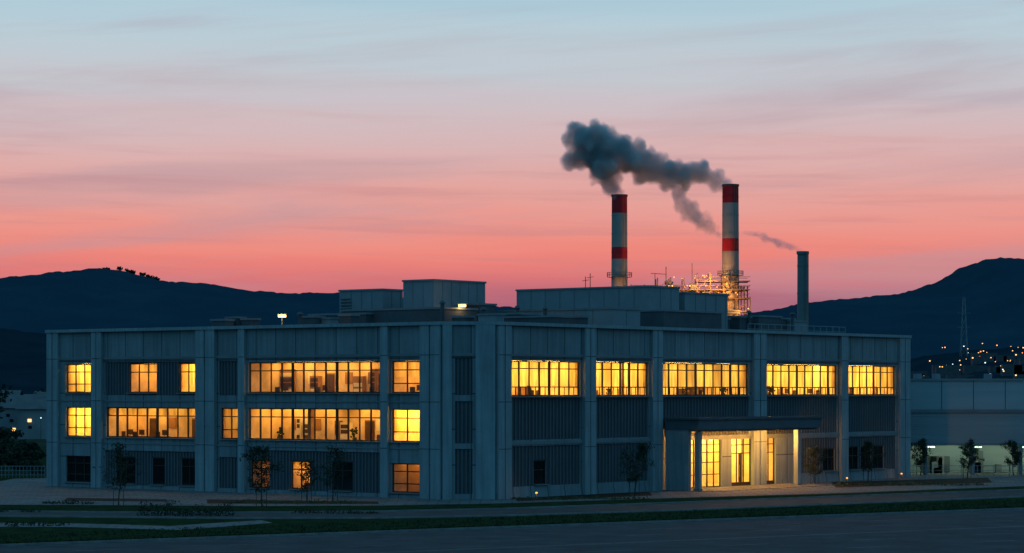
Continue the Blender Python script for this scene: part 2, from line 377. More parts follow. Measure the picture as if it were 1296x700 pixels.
rbox(775,214,12,4.0,391.5,12.5,'unit',seam=2)
rbox(549,216,3.4,6.9,355.5,12.5,seam=1.15)
rbox(607,217,5.2,2.2,386,12.5,'unitd')
a_,b_,z_=rbox(484,222,5.0,2.7,367.5,12.5,seam=1.2)
for i in range(6): fbox(rf,FB,a_+3.6,a_+4.8,b_-.06,b_-.001,14.6+i*.28,14.72+i*.28,'unitd')
rbox(560,212,11,4.5,391,12.5,'unitd')
rbox(655,206,3.6,3,398,12.5,'unitd'); rbox(463,216,6.5,2,398,12.5,'unitd')
rbox(700,203,5,2,401.5,12.5,'unitd')
rr=random.Random(3)
for x,d,yt,la,lb in ((285,212,406,1.6,1),(300,213,403,1.3,1),(318,212,405,1.1,1),(398,214,402,1.5,1.2),(418,214,404,1.0,1),(444,211,400,1.3,1),(625,203,399,1.6,1.3),(735,212,402,1.7,1),(905,236,404,3,2.5),(936,238,402,4,2),(960,240,401,2,4),(985,243,404,3,3),(1000,244,407,3,3),(845,228,399,2,2),(590,207,402,1.5,1)):
    rbox(x,d,la,lb,yt,12.5,rr.choice(['unitd','unit','unitd']))
def cyl(mb,c,r0,r1,z0,z1,mat,n=16,cap=True):
    ring=lambda r,z:[(c[0]+r*math.cos(2*math.pi*i/n),c[1]+r*math.sin(2*math.pi*i/n),z) for i in range(n)]
    A,B=ring(r0,z0),ring(r1,z1)
    for i in range(n): j=(i+1)%n; mb.quad([A[i],A[j],B[j],B[i]],mat)
    if cap: mb.quad(B,mat)
def rod(mb,a,b,r,mat,n=5,r2=None):
    a=Vector(a);b=Vector(b);d=(b-a)
    if d.length<1e-5: return
    d.normalize(); x=d.orthogonal().normalized(); y=d.cross(x); r2=r if r2 is None else r2
    A=[a+(x*math.cos(2*math.pi*i/n)+y*math.sin(2*math.pi*i/n))*r for i in range(n)]
    B=[b+(x*math.cos(2*math.pi*i/n)+y*math.sin(2*math.pi*i/n))*r2 for i in range(n)]
    for i in range(n): j=(i+1)%n; mb.quad([A[i],A[j],B[j],B[i]],mat)
for x,d,yt in ((612,205,392),(655,207,390),(690,215,391),(380,213,398),(560,210,384),(870,232,396),(948,239,396),(1003,243,398)):
    p=W(x,yt,d); cyl(rf,(p.x,p.y),.16,.16,12.5,p.z,'unitd',8); cyl(rf,(p.x,p.y),.32,.1,p.z,p.z+.22,'unitd',8)
for x,yt in ((741,350),(747,346)):
    p=W(x,yt,228); rod(rf,(p.x,p.y,17),(p.x,p.y,p.z),.035,'steel'); rod(rf,(p.x-.3,p.y,p.z-.4),(p.x+.3,p.y,p.z-.3),.025,'steel')
pp=None
for i in range(16):
    s=43+i*1.1; p=Vector(FR.p(s,-6,13.0)); rod(rf,(p.x,p.y,12.5),(p.x,p.y,13.95),.04,'unit')
    if pp: rod(rf,(pp.x,pp.y,13.95),(p.x,p.y,13.95),.035,'unit'); rod(rf,(pp.x,pp.y,13.5),(p.x,p.y,13.5),.03,'unit')
    pp=p
for x,y,d,e in ((357,401,208,60),(585,388,214,45),(877,400,230,45)):
    p=W(x,y,d); rod(rf,(p.x,p.y,12.5),(p.x,p.y,p.z),.04,'unitd')
    fbox(rf,Fr((p.x,p.y),(1,0),(0,1)),-.3,.3,-.18,.18,p.z-.02,p.z+.14,'lwarm'); fbox(rf,Fr((p.x,p.y),(1,0),(0,1)),-.36,.36,-.24,.24,p.z+.141,p.z+.22,'unitd')
    ld=bpy.data.lights.new('roof_lamp','POINT'); ld.energy=e*2; ld.color=(1,.55,.2); ld.shadow_soft_size=.2
    o=bpy.data.objects.new('roof_lamp',ld); sc.collection.objects.link(o); o.location=(p.x,p.y-.5,p.z+.1); o.parent=bld
rf.obj('roof_plant_rooms',bld)
# ------------------------------------------------------------ warehouse
wh=empty('warehouse_building'); w=MB()
FA=Fr((34,242),(1,0),(0,-1)); 
layer(w,FA,(0,60,3.1,6.3),-.12,[],'cor',.1)
for i in range(13):
    z=3.25+i*.24; fbox(w,FA,0,60,-.121,-.04,z,z+.07,'cor')
fbox(w,FA,0,60,-26,0,6.301,9.0,'cor'); fbox(w,FA,-.1,60.1,-26.1,.12,9.002,9.2,'unit')
for i in range(20): fbox(w,FA,.5+i*3,.56+i*3,.001,.03,6.302,8.99,'unitd')
fbox(w,FA,0,60,-.3,.10,6.0,6.29,'trim'); fbox(w,FA,0,60,-.3,.1,2.9,3.1,'unit')
w.quad([FA.p(0,-8,0),FA.p(60,-8,0),FA.p(60,-8,6.3),FA.p(0,-8,6.3)],'cor'); w.quad([FA.p(0,-8,0),FA.p(0,0,0),FA.p(0,0,6.3),FA.p(0,-8,6.3)],'house'); w.quad([FA.p(60,-8,0),FA.p(60,0,0),FA.p(60,0,6.3),FA.p(60,-8,6.3)],'house')
w.quad([FA.p(0,-8,3.05),FA.p(60,-8,3.05),FA.p(60,-.2,3.05),FA.p(0,-.2,3.05)],'unitd')
rw=random.Random(8)
for i in range(14):
    s=.3+i*4.5; fbox(w,FA,s,s+.35,-.32,.02,0,2.9,'unit')
    fbox(w,FA,s+1,s+1.9,-5.1,-4.9,2.6,2.68,'lgreen')
    if i%3==1: fbox(w,FA,s+.9,s+3.6,-7.5,-6.5,0,1.7,'unitd')
    if i%3==2: fbox(w,FA,s+1.2,s+2.6,-7.99,-7.9,.0,2.2,'trim')
    for k in range(5):
        x=s+.6+rw.uniform(0,3.2); fbox(w,FA,x,x+rw.uniform(.3,.9),-6.3,-5.2,0,rw.uniform(.5,1.9),rw.choice(['unitd','trim','unit']))
for s,t in ((3.4,-1),(5.2,.6),(7,-1),(12,.5),(18,-1)):
    p=FA.p(s,-6,0); cyl(w,(p[0],p[1]),.4,.4,9.2,9.7,'unit',10)
for i in range(22):
    s=.5+i*1.5; rod(w,FA.p(s,2.2,0),FA.p(s,2.2,1.05),.04,'unit')
rod(w,FA.p(.5,2.2,1.05),FA.p(32,2.2,1.05),.035,'unit'); rod(w,FA.p(.5,2.2,.6),FA.p(32,2.2,.6),.03,'unit')
w.obj('warehouse_shell',wh)
# ------------------------------------------------------------ smokestacks
def stack(name,x,ytop,d,wpx,bands,mat,plat=()):
    p=W(x,ytop,d); r=wpx*d/f/2; e=empty(name); m=MB(); H=p.z
    zs=[0]+sorted([z for b in bands for z in b])+[H]; zs=sorted(set(round(z,3) for z in zs))
    rad=lambda z: r*(1.14-.14*z/H)
    for i in range(len(zs)-1):
        z0,z1=zs[i],zs[i+1]; c=(z0+z1)/2; red=any(b[0]<c<b[1] for b in bands)
        cyl(m,p,rad(z0),rad(z1),z0,z1,'chr' if red else mat,36,False)
    z=6
    while z<H-2: cyl(m,p,rad(z)+.05,rad(z)+.05,z-.09,z+.09,mat if not any(b[0]-.1<z<b[1]+.1 for b in bands) else 'chr',36,True); z+=4.3
    cyl(m,p,rad(H)+.14,rad(H)+.14,H-.35,H+.1,'unitd' if mat!='chg' else 'chg',36,False); cyl(m,p,rad(H)-.25,rad(H)-.25,H-2,H+.1,'idark',36,False)
    m.quad([(p.x+(rad(H)+.14)*math.cos(t*math.pi/18),p.y+(rad(H)+.14)*math.sin(t*math.pi/18),H-.3) for t in range(36)],'idark')
    m.obj('shaft',e,False)
    l=MB(); an=-1.1
    lx=p.x+(r*1.14+.2)*math.cos(an); ly=p.y+(r*1.14+.2)*math.sin(an)
    for o_ in (-.25,.25): rod(l,(lx+o_,ly,0),(lx+o_,ly,H),.05,'steel',4)
    for z in plat:
        n=20; R=rad(z)+1.0
        for i in range(n):
            a=2*math.pi*i/n; b=2*math.pi*(i+1)/n
            l.quad([(p.x+rad(z)*math.cos(a),p.y+rad(z)*math.sin(a),z),(p.x+R*math.cos(a),p.y+R*math.sin(a),z),(p.x+R*math.cos(b),p.y+R*math.sin(b),z),(p.x+rad(z)*math.cos(b),p.y+rad(z)*math.sin(b),z)],'steel')
            rod(l,(p.x+R*math.cos(a),p.y+R*math.sin(a),z),(p.x+R*math.cos(a),p.y+R*math.sin(a),z+1.1),.05,'steel',4)
            for h in (.6,1.1): rod(l,(p.x+R*math.cos(a),p.y+R*math.sin(a),z+h),(p.x+R*math.cos(b),p.y+R*math.sin(b),z+h),.05,'steel',4)
    l.obj('ladder_and_platforms',e)
    return p,r
zz=lambda y,d: CH+(HY-y)/f*d
stack('striped_smokestack',784,247,600,19.5,[(zz(270,600),zz(247,600)-.3),(zz(328,600),zz(313,600))],'chc',(zz(351,600),))
stack('striped_smokestack',924.5,234,600,20.5,[(zz(257,600),zz(234,600)-.3),(zz(318,600),zz(302,600))],'chc',(zz(349,600),zz(369,600)))
stack('steel_smokestack',1016,319,400,13.5,[],'chg')
# ------------------------------------------------------------ power plant steelwork
pw=empty('power_plant_building'); s_=MB(); FP=Fr((W(798,0,600).x,600-3),(1,0),(0,1))
wid=(948-798)*600/f
fbox(s_,FP,-30,wid+8,8,40,0,24,'unitd')
r=random.Random(5)
xs=[i*wid/9 for i in range(10)]; lev=[22,26.5,29.5,31.5,33.5]
def top(x): 
    u=x/wid; return 31.8 if u<.18 else (33.4 if u<.45 else (34.5 if u<.8 else (33.5 if u<.9 else 29)))
for yb in (0,7):
    for x in xs:
        rod(s_,FP.p(x,yb,0),FP.p(x,yb,top(x)+.9),.16,'steel',4)
    for z in lev:
        for i in range(9):
            if z<=top(xs[i]):
                rod(s_,FP.p(xs[i],yb,z),FP.p(xs[i+1],yb,z),.17,'steel',4)
                rod(s_,FP.p(xs[i],yb,z+1.0),FP.p(xs[i+1],yb,z+1.0),.07,'steel',4)
                if yb==0 and r.random()<.5: rod(s_,FP.p(xs[i],yb,z),FP.p(xs[i+1],yb,min(z+3,top(xs[i])+1)),.08,'steel',4)
for z in lev:
    for i in range(9):
        if z<=top(xs[i]): fbox(s_,FP,xs[i]+.1,xs[i+1]-.1,.2,6.8,z-.08,z+.02,'steel')
for _ in range(22):
    x=r.uniform(2,wid-3); z=r.choice(lev[:4]); 
    if z+2<top(x)+1.5:
        if r.random()<.5: cyl(s_,FP.p(x,3.5,0),r.uniform(.6,1.1),r.uniform(.6,1.1),z,z+r.uniform(1.5,2.6),'unit',12)
        else: fbox(s_,FP,x,x+r.uniform(1.2,3),1.5,4.5,z+.03,z+r.uniform(1,2),'unit')
for i in range(9):
    z=r.uniform(23,32); rod(s_,FP.p(1,-.4,z),FP.p(wid*r.uniform(.4,.95),-.4,z),.18,'unit',6)
p=W(843,343,599); rod(s_,(p.x,p.y,30),(p.x,p.y,p.z+1),.1,'steel'); p=W(876,333,599); rod(s_,(p.x,p.y,30),(p.x,p.y,p.z),.08,'steel'); p=W(829,346,599); rod(s_,(p.x,p.y,30),(p.x,p.y,p.z),.08,'steel')
rod(s_,(p.x-1,p.y,p.z),(p.x+2.6,p.y,p.z-.2),.07,'steel')
for x in (942,946,938): p=W(x,362,599); rod(s_,(p.x,p.y,20),(p.x,p.y,p.z),.16,'steel',5)
s_.obj('steel_frame',pw)
b_=MB()
for _ in range(56):
    x=min(wid-.5,max(.3,r.gauss(wid*.62,wid*.24))); z=r.choice(lev)+r.choice([.6,.9,1.3])
    if z>top(x)+1.0: continue
    q=FP.p(x,-.35,z); sz=r.uniform(.06,.13); fbox(b_,Fr(q,(1,0),(0,1)),-sz,sz,-sz,sz,z-sz,z+sz,r.choice(['lplant','lplant','lred']))
b_.obj('lamps',pw)
for x,z,e in ((wid*.52,32.4,1700),(wid*.66,33.6,2400),(wid*.76,30.5,2300),(wid*.3,31,700),(-2.5,31.5,450),(wid*.93,26,1500)):
    ld=bpy.data.lights.new('plant_floodlight','POINT'); ld.energy=e; ld.color=(1,.36,.07); ld.shadow_soft_size=.4
    o=bpy.data.objects.new('plant_floodlight',ld); sc.collection.objects.link(o); o.location=FP.p(x,-2.2,z); o.parent=pw
# ------------------------------------------------------------ smoke
def smokemat(name,dens,thr,ns):
    m,nt,o=newmat(name); L=nt.links.new
    v=N(nt,'ShaderNodeVolumePrincipled'); v.inputs['Color'].default_value=(.70,.93,1,1); v.inputs['Anisotropy'].default_value=.0
    tc=N(nt,'ShaderNodeTexCoord'); n=N(nt,'ShaderNodeTexNoise'); n.inputs['Scale'].default_value=ns; n.inputs['Detail'].default_value=4; n.inputs['Roughness'].default_value=.6
    L(tc.outputs['Object'],n.inputs['Vector'])
    at=N(nt,'ShaderNodeAttribute'); at.attribute_name='density'
    a=N(nt,'ShaderNodeMath',operation='SUBTRACT'); L(at.outputs['Fac'],a.inputs[0])
    s1=N(nt,'ShaderNodeMapRange'); s1.inputs[1].default_value=.35; s1.inputs[2].default_value=.68; s1.inputs[3].default_value=0; s1.inputs[4].default_value=thr; L(n.outputs[0],s1.inputs[0]); L(s1.outputs[0],a.inputs[1])
    mr=N(nt,'ShaderNodeMapRange'); mr.inputs[1].default_value=0; mr.inputs[2].default_value=.6; mr.inputs[3].default_value=0; mr.inputs[4].default_value=dens; L(a.outputs[0],mr.inputs[0])
    v.inputs['Density Attribute'].default_value=''
    L(mr.outputs[0],v.inputs['Density'])
    L(v.outputs[0],o.inputs['Volume']); return m
def smoke(name,path,d,dens,thr,vox,band,seed,ns,cnt=6):
    r=random.Random(seed); bm=bmesh.new(); px=d/f
    for i in range(len(path)-1):
        (x0,y0,r0),(x1,y1,r1)=path[i],path[i+1]; L=math.hypot(x1-x0,y1-y0); n=max(2,int(L/(.42*(r0+r1)/2)))
        for j in range(n):
            t=j/n; R=(r0+(r1-r0)*t)
            for k in range(cnt+1):
                if k==0: rr_=R*.70; off=Vector((0,0,0))
                else:
                    rr_=R*r.uniform(.25,.46); off=Vector((r.gauss(0,1),r.gauss(0,1),r.gauss(0,1))).normalized()*R*r.uniform(.6,.9)
                c=W(x0+(x1-x0)*t,y0+(y1-y0)*t,d)+off*px
                g=bmesh.ops.create_icosphere(bm,subdivisions=2,radius=rr_*px)
                for v in g['verts']:
                    q=v.co.copy(); v.co=c+q*(1+.4*noise.noise((c+q)*(1.0/(rr_*px))*1.1))
    me=bpy.data.meshes.new(name); bm.to_mesh(me); bm.free()
    o=bpy.data.objects.new(name,me); sc.collection.objects.link(o)
    mat=smokemat(name+'_vapour',dens,thr,ns); me.materials.append(mat)
    rm_=o.modifiers.new('merge','REMESH'); rm_.mode='VOXEL'; rm_.voxel_size=vox*1.1
    ng=bpy.data.node_groups.new(name+'_nodes','GeometryNodeTree')
    ng.interface.new_socket('Geometry',in_out='INPUT',socket_type='NodeSocketGeometry'); ng.interface.new_socket('Geometry',in_out='OUTPUT',socket_type='NodeSocketGeometry')
    gi=ng.nodes.new('NodeGroupInput'); go=ng.nodes.new('NodeGroupOutput'); mv=ng.nodes.new('GeometryNodeMeshToVolume'); sm=ng.nodes.new('GeometryNodeSetMaterial')
    mv.resolution_mode='VOXEL_SIZE'; mv.inputs['Density'].default_value=1; mv.inputs['Voxel Size'].default_value=vox; mv.inputs['Interior Band Width'].default_value=band
    sm.inputs['Material'].default_value=mat
    ng.links.new(gi.outputs[0],mv.inputs['Mesh']); ng.links.new(mv.outputs[0],sm.inputs[0]); ng.links.new(sm.outputs[0],go.inputs[0])
    md=o.modifiers.new('volume','NODES'); md.node_group=ng
    return o
smoke('smoke_plume',[(924,234,9),(910,228,16),(888,222,21),(858,218,25),(825,212,28),(795,203,31),(770,194,36),(752,187,40),(745,176,32)],600,.60,.55,.35,1.15,1,.30)
smoke('smoke_plume',[(785,250,8),(779,240,15),(768,225,21),(752,208,26)],600,.60,.5,.35,1.1,2,.34)
smoke('smoke_plume',[(911,298,7),(898,288,14),(882,276,17),(868,262,18),(860,246,17),(856,232,14)],603,.38,.62,.35,1.1,3,.36)
smoke('smoke_plume',[(1015,318,5),(1000,312,8),(985,307,9),(968,301,8),(948,296,6),(935,293,4)],400,.55,.5,.18,.55,4,.8)
# ------------------------------------------------------------ hills
def interp(pts,x):
    if x<=pts[0][0]: return pts[0][1]
    for (a,b),(c,d) in zip(pts,pts[1:]):
        if x<=c:
            t=(x-a)/(c-a); t=t*t*(3-2*t)*.5+t*.5; return b+(d-b)*t
    return pts[-1][1]
def hills(name,pts,d,back,front,mat,amp,x0,x1,nx,seed=0):
    P=[(K(x)*d,CH+(HY-y)/f*d) for x,y in pts]; ny=22; grid=[]
    def hz(X,j):
        t=j/(ny-1); Y=d-front*(1-t) if t<1 else d
        h=interp(P,X+ (1-t)*35*noise.noise(Vector((X*.006,t*3,seed))))
        prof=math.sin(t*math.pi/2)**.9
        z=(h)*prof+ amp*prof*(noise.noise(Vector((X*.03,Y*.02,seed)))*1.0) + amp*.4*prof*noise.noise(Vector((X*.17,Y*.1,seed+3)))
        z+=h*.12*math.sin(t*math.pi)*noise.noise(Vector((X*.004,Y*.003,seed+9)))
        return (X,Y,max(z,-1) if t>0 else -1)
    for j in range(ny): grid.append([hz(x0+(x1-x0)*i/(nx-1),j) for i in range(nx)])
    for t in (.4,1.0): grid.append([(x0+(x1-x0)*i/(nx-1),d+back*t,grid[ny-1][i][2]*(1-t)-1*t) for i in range(nx)])
    vs=[v for row in grid for v in row]; fs=[]
    for j in range(len(grid)-1):
        for i in range(nx-1): fs.append((j*nx+i,j*nx+i+1,(j+1)*nx+i+1,(j+1)*nx+i))
    me=bpy.data.meshes.new(name); me.from_pydata(vs,[],fs); me.materials.append(M[mat]); me.polygons.foreach_set('use_smooth',[True]*len(fs)); o=bpy.data.objects.new(name,me); sc.collection.objects.link(o)
    return hz
hills('hills',[(-2500,440),(-900,400),(-300,385),(-100,368),(0,360),(60,350),(100,346),(150,342),(175,348),(205,357),(260,361),(330,371),(380,375),(430,373),(500,380),(600,389),(660,396),(760,408),(900,408),(960,397),(1010,386),(1080,380),(1120,377),(1150,370),(1180,360),(1200,349),(1215,340),(1240,334),(1265,335),(1296,338),(1400,346),(1700,380),(3000,430)],3000,900,900,'hill',4,-2600,2600,1300)
hzr=hills('hill_slope',[(-1500,380),(-300,400),(0,418),(60,424),(130,436),(300,462),(450,480),(560,493),(620,496),(1000,496),(1080,478),(1150,452),(1220,446),(1300,440),(1450,428),(2400,410)],1600,500,500,'hill2',3,-1200,1300,700,5)
dt=MB(); r=random.Random(11)
def clump(mb,c,rx,rz,n,sz,mat,r):
    for _ in range(n):
        while True:
            q=Vector((r.uniform(-1,1),r.uniform(-1,1),r.uniform(-1,1)))
            if q.length<1: break
        q=q*(.55+.45*q.length)
        p=Vector((c[0]+q.x*rx,c[1]+q.y*rx,c[2]+q.z*rz)); u=Vector((r.uniform(-1,1),r.uniform(-1,1),r.uniform(-1,1))).normalized(); v=u.orthogonal().normalized()
        s=sz*r.uniform(.6,1.3)
        mb.quad([p-u*s,p+v*s*.6,p+u*s,p-v*s*.6],mat)
for i in range(34):
    x=r.choice([r.uniform(128,170),r.uniform(165,205),r.uniform(165,205)]); X=K(x)*3000
    z=CH+(HY-interp([(60,350),(100,346),(150,342),(175,348),(205,357),(260,361),(330,371)],x))/f*3000
    h=r.uniform(3,6.0); 
    rod(dt,(X,2995,z-4),(X,2995,z+h*.6),.4,'leafd',4); clump(dt,(X,2995,z+h*.45),h*.5,h*.42,40,1.1,'leafd',r)
dt.obj('ridge_trees')
lt=MB(); p=W(1220,376,1450)
for i in range(9):
    z0=10+(p.z-10)*i/9; z1=10+(p.z-10)*(i+1)/9; w0=2.2*(1-i/9)+.5; w1=2.2*(1-(i+1)/9)+.5
    for sx,sy in ((-1,-1),(1,-1),(1,1),(-1,1)):
        rod(lt,(p.x+sx*w0,p.y+sy*w0,z0),(p.x+sx*w1,p.y+sy*w1,z1),.16,'unit',4); rod(lt,(p.x+sx*w0,p.y+sy*w0,z0),(p.x-sy*w1,p.y+sx*w1,z1),.10,'unit',4)
for z in (.72,.85): rod(lt,(p.x-4,p.y,p.z*z),(p.x+4,p.y,p.z*z),.16,'unit',4)
lt.obj('lattice_tower')
tw=empty('distant_town'); t=MB(); tb=MB(); r=random.Random(21)
for _ in range(60):
    x=r.uniform(1140,1420); j=r.uniform(3,13); X=K(x)*1350; q=hzr(X,int(j)); z=q[2]; w_=r.uniform(3,8); h=r.uniform(2.5,6)
    FF=Fr((X,q[1]),(1,0),(0,-1)); fbox(t,FF,-w_,w_,-5,0,z-6,z+h,'unitd')
    if r.random()<.5: 
        s0=r.uniform(-w_,w_-1); fbox(tb,FF,s0,s0+r.uniform(.6,1.4),.05,.12,z+h*.4,z+h*.4+.5,r.choice(['ltown','lwhite','ltown']))
for _ in range(130):
    x=r.uniform(1140,1420); j=r.triangular(3,18,9); X=K(x)*1350; q=hzr(X,j); s0=r.uniform(.12,.30)
    k=r.choice(['ltown','ltown','lwhite','lred']); z=q[2]+r.uniform(2,7)
    fbox(tb,Fr((q[0],q[1]),(1,0),(0,1)),-s0,s0,-s0,s0,z-s0,z+s0,k)
for _ in range(34):
    d=r.uniform(420,900); x=r.uniform(-120,75); X=K(x)*d; w_=r.uniform(3,7); h=r.uniform(3,6); FF=Fr((X,d),(1,0),(0,-1)); k=r.choice(['house','unit','house'])
    fbox(t,FF,-w_,w_,-8,0,0,h,k)
    t.quad([FF.p(-w_-.4,.4,h),FF.p(w_+.4,.4,h),FF.p(w_+.2,-4,h+2.2),FF.p(-w_-.2,-4,h+2.2)],'roof'); t.quad([FF.p(-w_-.4,-8.4,h),FF.p(w_+.4,-8.4,h),FF.p(w_+.2,-4,h+2.2),FF.p(-w_-.2,-4,h+2.2)],'roof')
    t.quad([FF.p(-w_,0,h),FF.p(-w_,-8,h),FF.p(-w_-.2,-4,h+2.19)],k,[(0,0)]*3)
    for kk in range(3):
        s0=r.uniform(-w_,w_-1); z0_=r.uniform(1,h-1.2); fbox(tb,FF,s0,s0+.6,.03,.08,z0_,z0_+.5,'lwhite' if r.random()<.2 else ('ltown' if r.random()<.4 else 'dglass'))
for _ in range(26):
    d=r.uniform(400,900); x=r.uniform(-120,62); X=K(x)*d; z=r.uniform(2.5,7); s0=d*.00018*r.uniform(.6,1.2)
    rod(tb,(X,d,0),(X,d,z),.06,'unitd',4); fbox(tb,Fr((X,d),(1,0),(0,1)),-s0,s0,-s0,s0,z,z+2*s0,r.choice(['ltown','ltown','lwhite']))
t.obj('houses',tw); tb.obj('town_lights',tw)
# ------------------------------------------------------------ vegetation
def young_tree(name,x,y,h,seed,dens=1.0):
    r=random.Random(seed); b=G(x,y); e=empty(name); m=MB(); lf=MB(); z0=.1
    def leafs(c,n,sp):
        for _ in range(int(n*dens+r.random())):
            p=Vector(c)+Vector((r.gauss(0,sp),r.gauss(0,sp),r.gauss(0,sp))); u=Vector((r.uniform(-1,1),r.uniform(-1,1),r.uniform(-1,.4))).normalized(); v=u.orthogonal().normalized(); s=r.uniform(.045,.095)
            lf.quad([p-u*s,p+v*s*.6,p+u*s,p-v*s*.6],'leafd')
    p=Vector((b.x,b.y,z0-.05)); n=14; rad0=.06; pts=[p]
    drift=Vector((r.gauss(0,.015),r.gauss(0,.015),0))
    for i in range(n):
        q=p+Vector((0,0,h/n))+drift+Vector((r.gauss(0,.02),r.gauss(0,.02),0)); rod(m,p,q,rad0*(1-.85*i/n),'bark',6,rad0*(1-.85*(i+1)/n)); p=q; pts.append(p)
    for i in range(4,n+1):
        u=(i-4)/(n-4)
        for k in range(3 if i<n else 2):
            a=r.uniform(0,2*math.pi); L_=h*(.34*math.sin(math.pi*(.22+.68*u))+.03)*r.uniform(.55,1.2)
            d=Vector((math.cos(a),math.sin(a),r.uniform(.5,1.1))).normalized(); c=pts[i]; st=5; rad=.024*(1-.5*u)
            for s in range(st):
                c2=c+d*(L_/st); rod(m,c,c2,rad*(1-.17*s),'bark',4,rad*(1-.17*(s+1))); c=c2
                d=(d+Vector((r.gauss(0,.16),r.gauss(0,.16),r.gauss(-.02,.12)))).normalized()
                if s>=1:
                    leafs(c,7,.11)
                    if r.random()<.6:
                        d2=(d+Vector((r.gauss(0,.7),r.gauss(0,.7),r.gauss(0,.4)))).normalized(); c3=c+d2*L_*.28; rod(m,c,c3,rad*.5,'bark',3,.003); leafs(c3,7,.10); leafs(c.lerp(c3,.5),4,.07)
    for sx in (-.35,.35): rod(m,(b.x+sx,b.y,z0-.05),(b.x+sx,b.y,z0+1.2),.025,'bark',5)
    m.obj('trunk_and_branches',e); lf.obj('foliage',e)
for i,(x,y,h,dn) in enumerate([(150,643,4.0,.6),(331,645,3.9,.9),(388,637,2.8,.5),(421,637,3.6,.5),(803,630,3.7,1.1),(1031,615,3.0,.9),(1098,612,3.3,.9),(1165,603,3.1,1.3),(1224,607,3.1,1.3),(1283,603,2.9,1.2),(1132,606,2.2,.6),(1345,606,3.2,1.1)]):
    young_tree('young_tree',x,y,h,100+i,dn)
def shrub(x0,x1,y,h,n,seed,mat='leafd'):
    r=random.Random(seed); mb=MB(); a=G(x0,y); b=G(x1,y)
    k=max(2,int((b-a).length/.8))
    for i in range(k+1):
        c=a.lerp(b,i/k)+Vector((0,r.gauss(0,.3),0)); hh=h*r.uniform(.4,1); clump(mb,(c.x,c.y,.1+hh*.4),.7,hh*.62,n,.08,mat,r)
        rod(mb,(c.x,c.y,.05),(c.x,c.y,.1+hh*.5),.03,'bark',4)
    mb.obj('shrub')
shrub(182,285,655,1.1,170,1); shrub(60,110,640,.4,60,2); shrub(0,40,650,.5,80,8); shrub(300,440,639,.35,60,3,'leaf'); shrub(655,815,634,.3,50,4,'leaf'); shrub(1060,1240,616,.35,60,5,'leaf')
shrub(20,75,668,.4,60,12); shrub(380,470,652,.3,50,13)
dm=MB(); r=random.Random(31)
for _ in range(34):
    d=r.uniform(235,330); x=r.uniform(-140,50); X=K(x)*d; h=r.uniform(2.0,4.6)*(d/300)
    if x>28: h*=.6
    rod(dm,(X,d,0),(X,d,h*.6),.15,'bark',5)
    for k in range(6): clump(dm,(X+r.gauss(0,h*.25),d+r.gauss(0,h*.2),h*r.uniform(.3,.85)),h*.22,h*.17,110,.2,'leafd',r)
dm.obj('woodland_trees')
d2=MB()
for _ in range(90):
    d=r.uniform(380,1000); x=r.choice([r.uniform(-150,80),r.uniform(-150,80),r.uniform(1140,1400)]); X=K(x)*d; h=r.uniform(4,9)
    if x>1000: d=r.uniform(600,900); X=K(x)*d; h=r.uniform(9,12)
    rod(d2,(X,d,0),(X,d,h*.6),.2,'bark',4)
    for k in range(4): clump(d2,(X+r.gauss(0,h*.2),d,h*r.uniform(.4,.85)),h*.26,h*.2,55,.5,'leafd',r)
d2.obj('distant_trees')
# ------------------------------------------------------------ ground
def sheet(name,pts,z,mat):
    mb=MB(); mb.quad([(p[0],p[1],z) for p in pts],mat); return mb.obj(name)
sheet('ground',[(-9000,-2000),(9000,-2000),(9000,12000),(-9000,12000)],0,'ground')
A=Vector((-26.5,132.8)); e=Vector((.828,.560)); mN=Vector((-.560,.828))
Q=lambda l,w: A+e*l+mN*w
sheet('road',[Q(-300,-42),Q(400,-42),Q(400,-.02),Q(-300,-.02)],.006,'asph')
rm=MB()
def line(w0,w1): rm.quad([(*Q(-300,w0),.011),(*Q(400,w0),.011),(*Q(400,w1),.011),(*Q(-300,w1),.011)],'paint')
line(-.75,-.63); line(-15.2,-15.08); line(-15.6,-15.48)
for wo in (-5.6,-10.2,-20.5,-25.5):
    l=-200+wo
    while l<300: rm.quad([(*Q(l,wo),.011),(*Q(l+3,wo),.011),(*Q(l+3,wo+.12),.011),(*Q(l,wo+.12),.011)],'paint'); l+=9
rm.obj('road_markings')
kb=MB(); l=-300
while l<400:
    FK=Fr(Q(l,0),e,mN); fbox(kb,FK,.008,.992,0,.18,-.02,.13,'kerb'); l+=1.0
kb.obj('kerb')
lw=MB(); pts=[Q(-300,.18),Q(400,.18),Q(400,170),Q(-300,170)]; lw.quad([(p.x,p.y,.1) for p in pts],'grass')
lw.obj('lawn')
tf=MB(); r=random.Random(77)
for _ in range(9000):
    l=r.uniform(-12,92); w_=r.choice([.25+abs(r.gauss(0,.12)),r.uniform(.3,9)]); q=Q(l,w_); h=r.uniform(.05,.16); a=r.uniform(0,3.14); s=r.uniform(.03,.07)
    dx,dy=math.cos(a)*s,math.sin(a)*s; lx,ly=r.gauss(0,.03),r.gauss(0,.03)
    tf.quad([(q.x-dx,q.y-dy,.095),(q.x+dx,q.y+dy,.095),(q.x+lx,q.y+ly,.1+h)],'grass')
tf.obj('grass_tufts')
def pg(l): return [G(x,y) for x,y in l]
def strip(name,top_,bot,z,mat,kerb=None):
    sheet(name,pg(top_)+pg(bot)[::-1],z,mat)
t1=[(-160,648.5),(150,651),(300,651.5),(480,650),(640,646.5),(860,638.5),(1050,631),(1296,622),(1420,617)]
b1=[(-160,655),(150,657.5),(300,659),(480,658.5),(640,655.5),(860,648.5),(1050,641),(1296,631),(1420,626)]
strip('driveway',t1,b1,.106,'asph2')
kb=MB()
